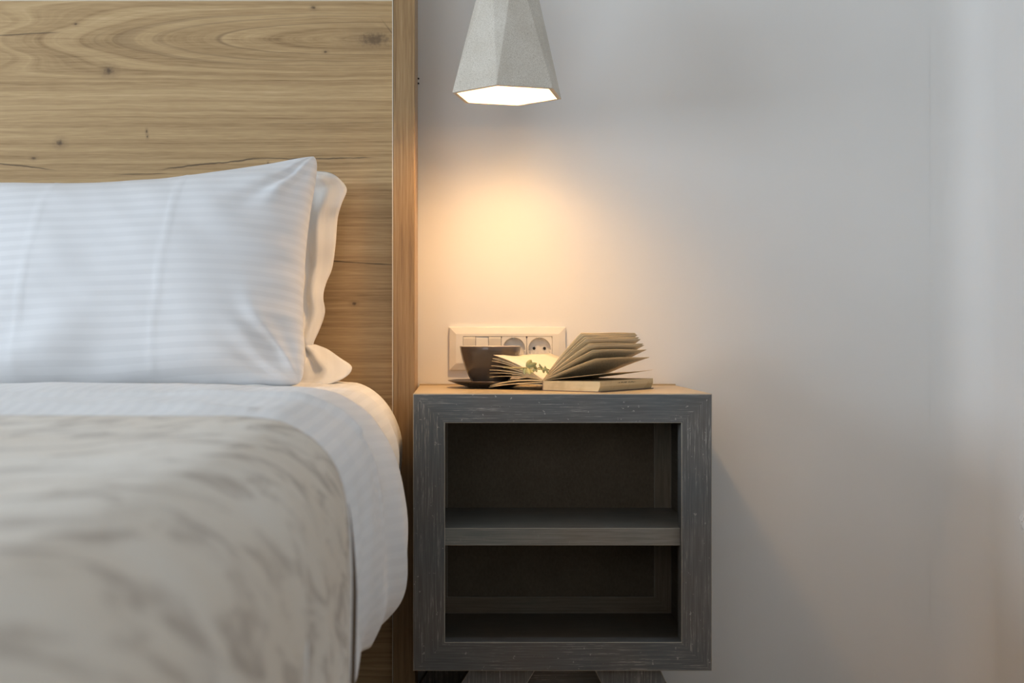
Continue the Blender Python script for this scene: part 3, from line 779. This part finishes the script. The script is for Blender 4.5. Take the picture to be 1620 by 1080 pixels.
def socket(cx, cz, hw, hh):
    n, R, yf, yr = 48, 0.0208, YB - 0.0105, YB + 0.004
    R = min(R, hw - 0.0012, hh - 0.0008)
    v, f = [], []
    for k in range(n):
        a = 2 * math.pi * k / n; c, s_ = math.cos(a), math.sin(a)
        m = max(abs(c) / hw, abs(s_) / hh)
        v.append((cx + c / m, yf, cz + s_ / m))
    for R_, y in ((R, yf), (R * 0.985, yf + 0.006), (R * 0.93, yf + 0.0075), (0.0001, yf + 0.0075)):
        for k in range(n):
            a = 2 * math.pi * k / n; v.append((cx + R_ * math.cos(a), y, cz + R_ * math.sin(a)))
    for a in range(4):
        for k in range(n): f.append((a * n + k, (a + 1) * n + k, (a + 1) * n + (k + 1) % n, a * n + (k + 1) % n))
    o = mesh_obj('socket', v, f, M_PLATE, sp)
    yb = yf + 0.0075
    for sx in (-1, 1):
        def ring(name, r, px, pz, mat):
            vv = [(px + r * math.cos(t), yb - 0.0002 - q, pz + r * math.sin(t)) for q in (0, 0.0004) for t in np.linspace(0, 2 * math.pi, 16, endpoint=False)]
            ff = [tuple(range(16, 32))] + [(i, (i + 1) % 16, (i + 1) % 16 + 16, i + 16) for i in range(16)]
            mesh_obj(name, vv, ff, mat, o, base=sp['_base'])
        ring('pin_hole', 0.0028, cx + sx * 0.0098, cz + 0.0005, M_BLACK)
        box('earth_clip', cx - 0.0022, cx + 0.0022, yf + 0.001, yb, cz + sx * (R - 0.0012) - 0.0025, cz + sx * (R - 0.0012) + 0.001, M_METAL, o, base=sp['_base'])
        xa, xb = sorted((cx + sx * (R + 0.0004), cx + sx * (R - 0.0022)))
        box('guide_rib', xa, xb, yf + 0.0002, yb, cz - 0.0055, cz - 0.0025, M_PLATE, o, base=sp['_base'])
for k in (0, 1):
    a0 = wx0 + pitch * (3 + 2 * k) + g; a1 = wx0 + pitch * (5 + 2 * k) - g
    socket((a0 + a1) / 2, (wz0 + wz1) / 2, (a1 - a0) / 2, (wz1 - wz0) / 2 - g)

# ------------------------------------------------------------------ saucer and cup
ZTOP = NZ1 + 0.0004
cc = Vector(((775.5 - VX) * 2.27 / FPX, 2.27, ZTOP))
sa = lathe('saucer', [(0.0, ZTOP + 0.0015), (0.036, ZTOP + 0.0), (0.039, ZTOP + 0.0), (0.041, ZTOP + 0.0015), (0.058, ZTOP + 0.0060), (0.0755, ZTOP + 0.0120), (0.0766, ZTOP + 0.0128), (0.0755, ZTOP + 0.0134), (0.057, ZTOP + 0.0095), (0.040, ZTOP + 0.0055), (0.0, ZTOP + 0.005)], cc.x, cc.y, M_CUP, None, 72, base=(cc.x, cc.y, ZTOP))
tag(sa, 'dark taupe glazed saucer on the nightstand, under the cup', 'saucer')
cu = thing('coffee_cup', (cc.x, cc.y, ZTOP + 0.0052), 'dark taupe glazed coffee cup with a pale rim, on its saucer', 'cup')
zb = ZTOP + 0.0055
ztopc = P(0, 547.3, 2.27).z
h = ztopc - zb
outer = [(0.0, 0.003), (0.024, 0.0), (0.0285, 0.0), (0.0312, 0.04), (0.0345, 0.11), (0.0390, 0.22), (0.0435, 0.36), (0.0475, 0.52), (0.0507, 0.68), (0.0532, 0.84), (0.0548, 0.985)]
lathe('cup_body', [(r, zb + q * h) for r, q in outer] + [(0.0546, zb + 0.99 * h)], cc.x, cc.y, M_CUP, cu, 80)
lathe('cup_lining', [(0.0546, zb + 0.985 * h), (0.0544, zb + 1.0 * h), (0.0532, zb + 1.005 * h), (0.0519, zb + 0.99 * h), (0.0502, zb + 0.84 * h), (0.0475, zb + 0.68 * h), (0.0425, zb + 0.46 * h), (0.034, zb + 0.24 * h), (0.0, zb + 0.14 * h)], cc.x, cc.y, M_CUPIN, cu, 80)
hp = [(0.045, 0.85), (0.062, 0.86), (0.074, 0.72), (0.070, 0.50), (0.056, 0.36), (0.040, 0.34)]
hp = crom(hp, 20)
tube('handle', [(cc.x + 0.12 * r, cc.y + 0.992 * r, zb + q * h) for r, q in hp], 0.0042, M_CUP, cu, 10)

# ------------------------------------------------------------------ open book
TH = math.radians(36.0)
AX = Vector((math.sin(TH), math.cos(TH), 0)); RD = Vector((math.cos(TH), -math.sin(TH), 0)); LD = -RD; UPV = Vector((0, 0, 1))
S0 = Vector(((859 - VX) * 2.138 / FPX, 2.138, ZTOP))
BW, BL, BH = 0.110, 0.188, 0.0180
bk = thing('open_book', tuple(S0), 'open yellowed paperback with fanned pages lying on the nightstand', 'book')
def book_pt(d, s, z, t): return S0 + d * s + UPV * z + AX * t
def slab(name, d, s0, s1, za, zb_, mats, rnd=0.0):
    v = []
    for t in np.linspace(0, BL, 5):
        v += [book_pt(d, s0, za[0], t), book_pt(d, s1 - rnd, za[1], t), book_pt(d, s1, (za[1] + zb_[1]) / 2, t), book_pt(d, s1, zb_[1], t), book_pt(d, s0, zb_[0], t)]
    f = [(0, 1, 2, 3, 4), (24, 23, 22, 21, 20)]
    for i in range(4):
        for k in range(5): f.append((i * 5 + k, i * 5 + 5 + k, i * 5 + 5 + (k + 1) % 5, i * 5 + (k + 1) % 5))
    o = mesh_obj(name, v, f, mats, bk)
    bm = bmesh.new(); bm.from_mesh(o.data); bmesh.ops.recalc_face_normals(bm, faces=bm.faces); bm.to_mesh(o.data); bm.free()
    return o
tb_ = slab('text_block', RD, 0.0, BW, (0.0014, 0.0014), (BH - 0.0012, BH), M_PEDGE, 0.0035)
slab('back_cover', RD, 0.0, BW + 0.001, (0.0, 0.0), (0.0012, 0.0012), M_COVER)
slab('spine', LD, -0.0005, 0.0014, (0.0, 0.0), (BH - 0.001, BH - 0.001), M_COVER)
# faded stamp line on the fore-edge
def stamp():
    random.seed(3); v, f = [], []
    for k in range(34):
        t = 0.060 + k * 0.0019; hgt = random.uniform(0.0006, 0.0019); z = BH - 0.0045 + random.uniform(-0.0004, 0.0005)
        if random.random() < 0.18: continue
        q = len(v); s = BW + 0.0002
        v += [book_pt(RD, s, z, t), book_pt(RD, s, z, t + random.uniform(0.0008, 0.0017)), book_pt(RD, s, z + hgt, t + 0.0014), book_pt(RD, s, z + hgt, t)]
        f.append((q, q + 1, q + 2, q + 3))
    o = mesh_obj('stamp', v, f, M_INK, tb_, base=bk['_base']); o['label'] = 'faint dark stamped marks'
stamp()
def page(d, z0, phi0, phi1, length, thick, mat, twist=0.0, ns_=12, nt=6, kink=1.0, name='page', s0=0.0):
    """a leaf (or a few clinging together) leaving the spine at angle phi0 and ending at phi1 (degrees)"""
    v, uv = [], []
    for i in range(nt):
        tt = i / (nt - 1); x, z = s0, z0
        for j in range(ns_):
            q = j / (ns_ - 1)
            if j:
                a = math.radians(phi0 + (phi1 + twist * tt - phi0) * ((q - 0.5 / (ns_ - 1)) ** kink)); x += length / (ns_ - 1) * math.cos(a); z += length / (ns_ - 1) * math.sin(a)
            v.append(book_pt(d, x, z + 0.0006 * math.sin(tt * 7 + phi1), tt * BL)); uv.append((q, tt))
    o = mesh_obj(name, v, grid_faces(nt, ns_), [mat, M_PEDGE], bk, smooth=True, uv=uv)
    m = o.modifiers.new('thickness', 'SOLIDIFY'); m.thickness = thick; m.offset = 0; m.material_offset_rim = 1
    return o
zs = BH - 0.0005
# right-hand leaves, fanned up (the upper ones bundle together)
for ph0, ph1, th_, L_, tw in ((53, 41.0, 0.0014, 0.110, 0), (51.5, 40.0, 0.0008, 0.110, -0.4), (50, 38.5, 0.0009, 0.110, -0.6), (47.5, 36.5, 0.0009, 0.110, -0.8), (45, 34.5, 0.0008, 0.1105, -1.2),
                              (40, 30.0, 0.0008, 0.110, -1.6), (39, 28.5, 0.0006, 0.110, -2.4), (33, 24.0, 0.0007, 0.110, -1.5), (24, 17.0, 0.0006, 0.110, -0.5), (7, 6.0, 0.0005, 0.110, 3.0)):
    page(RD, zs, ph0, ph1, L_, th_, M_PAGE, tw)
# left-hand leaves, uppermost first
LEFT = [(33, 14.0, 0.0006, 0.110, 0), (31, 10.5, 0.0005, 0.1105, -1.0), (27, 9.0, 0.0005, 0.110, -1), (24, 4.0, 0.0005, 0.110, -1), (18, 0.5, 0.0006, 0.111, 0), (16, -2.0, 0.0006, 0.1105, 3), (11, -5.5, 0.0007, 0.110, 5)]
lp = []
for ph0, ph1, th_, L_, tw in LEFT:
    lp.append(page(LD, zs, ph0, ph1, L_, th_, M_PAGEB if not lp else M_PAGE, tw, kink=0.75))
page(LD, zs - 0.001, 4, -15, 0.110, 0.0022, M_PAGE, 16, name='leaf_bundle')
page(LD, 0.010, 3, -7, 0.106, 0.0010, M_PAGE, 12)
page(LD, zs - 0.004, -1, -10, 0.112, 0.0014, M_COVER, 11, name='front_cover')

# ------------------------------------------------------------------ dried sprig lying on the open page
def sprig():
    # plane of the uppermost left leaf
    me = lp[0].data; co = [Vector(v_.co) + Vector(bk['_base']) for v_ in me.vertices]
    a, b_, c_ = co[5], co[11], co[5 * 12 + 8]
    nrm = (b_ - a).cross(c_ - a).normalized(); nrm = nrm if nrm.z > 0 else -nrm
    camp = Vector((0, 0, ZC))
    def on(px, py, lift):
        d = P(px, py, 1.0) - camp
        t = (a + nrm * lift - camp).dot(nrm) / d.dot(nrm); return camp + d * t
    st = [on(797, 581, 0.007), on(812, 581.5, 0.006), on(830, 581.5, 0.006), on(846, 582.5, 0.009), on(858, 584, 0.012), on(867, 585.5, 0.014)]
    th_ = thing('dried_sprig', tuple(st[2]), 'small dried green leafy sprig lying across the open book page', 'sprig')
    pts = crom(st, 24)
    tube('stem', pts, [0.0013] * 12 + list(np.linspace(0.0013, 0.0005, 12)), M_STEM, th_, 6)
    random.seed(11)
    def leaf(base_pt, dirn, L, wd, mat, curl):
        L *= 1.25; wd *= 1.3; d = Vector(dirn).normalized(); sd = d.cross(Vector((0.2, -1, 0.1))).normalized(); nn = sd.cross(d)
        v, f = [], []
        for i in range(7):
            q = i / 6; ww = wd * math.sin(math.pi * min(1, q * 0.93 + 0.05)) ** 0.8 * 0.5
            m = Vector(base_pt) + d * (L * q) + nn * (curl * L * q * q)
            v += [m - sd * ww + nn * (0.2 * ww), m, m + sd * ww + nn * (0.2 * ww)]
        for i in range(6):
            for k in range(2): f.append((i * 3 + k, i * 3 + k + 1, i * 3 + k + 4, i * 3 + k + 3))
        o = mesh_obj('leaf', v, f, mat, th_, smooth=True); solidify(o, 0.0003, 0)
    P_ = lambda i: Vector(pts[i])
    leaf(P_(10), (0.55, 0.1, 0.75), 0.0135, 0.0085, M_LEAF, -0.5); leaf(P_(10) + Vector((0.002, 0, 0)), (0.9, 0.05, 0.45), 0.014, 0.0075, M_LEAF, -0.2)
    leaf(P_(10), (0.35, -0.6, -0.75), 0.0135, 0.007, M_LEAF, 0.1); leaf(P_(9), (0.1, -0.5, -0.8), 0.010, 0.005, M_LEAF2, -0.2); leaf(P_(8), (-0.1, -0.4, -0.3), 0.006, 0.004, M_LEAF2, 0.1)
    leaf(P_(11), (0.5, -0.5, -0.8), 0.012, 0.005, M_LEAF, 0.3)
    for k in range(15):
        i = random.randint(14, 23); a_ = random.uniform(0, 2 * math.pi)
        leaf(P_(i), (math.cos(a_) * 0.7 + 0.15, random.uniform(-0.6, 0.2), math.sin(a_)), random.uniform(0.005, 0.0085), random.uniform(0.0026, 0.0042), random.choice((M_LEAF, M_LEAF2, M_LEAF2)), random.uniform(-0.5, 0.5))
sprig()

for o in bpy.data.objects:
    if '_base' in o.keys(): del o['_base']
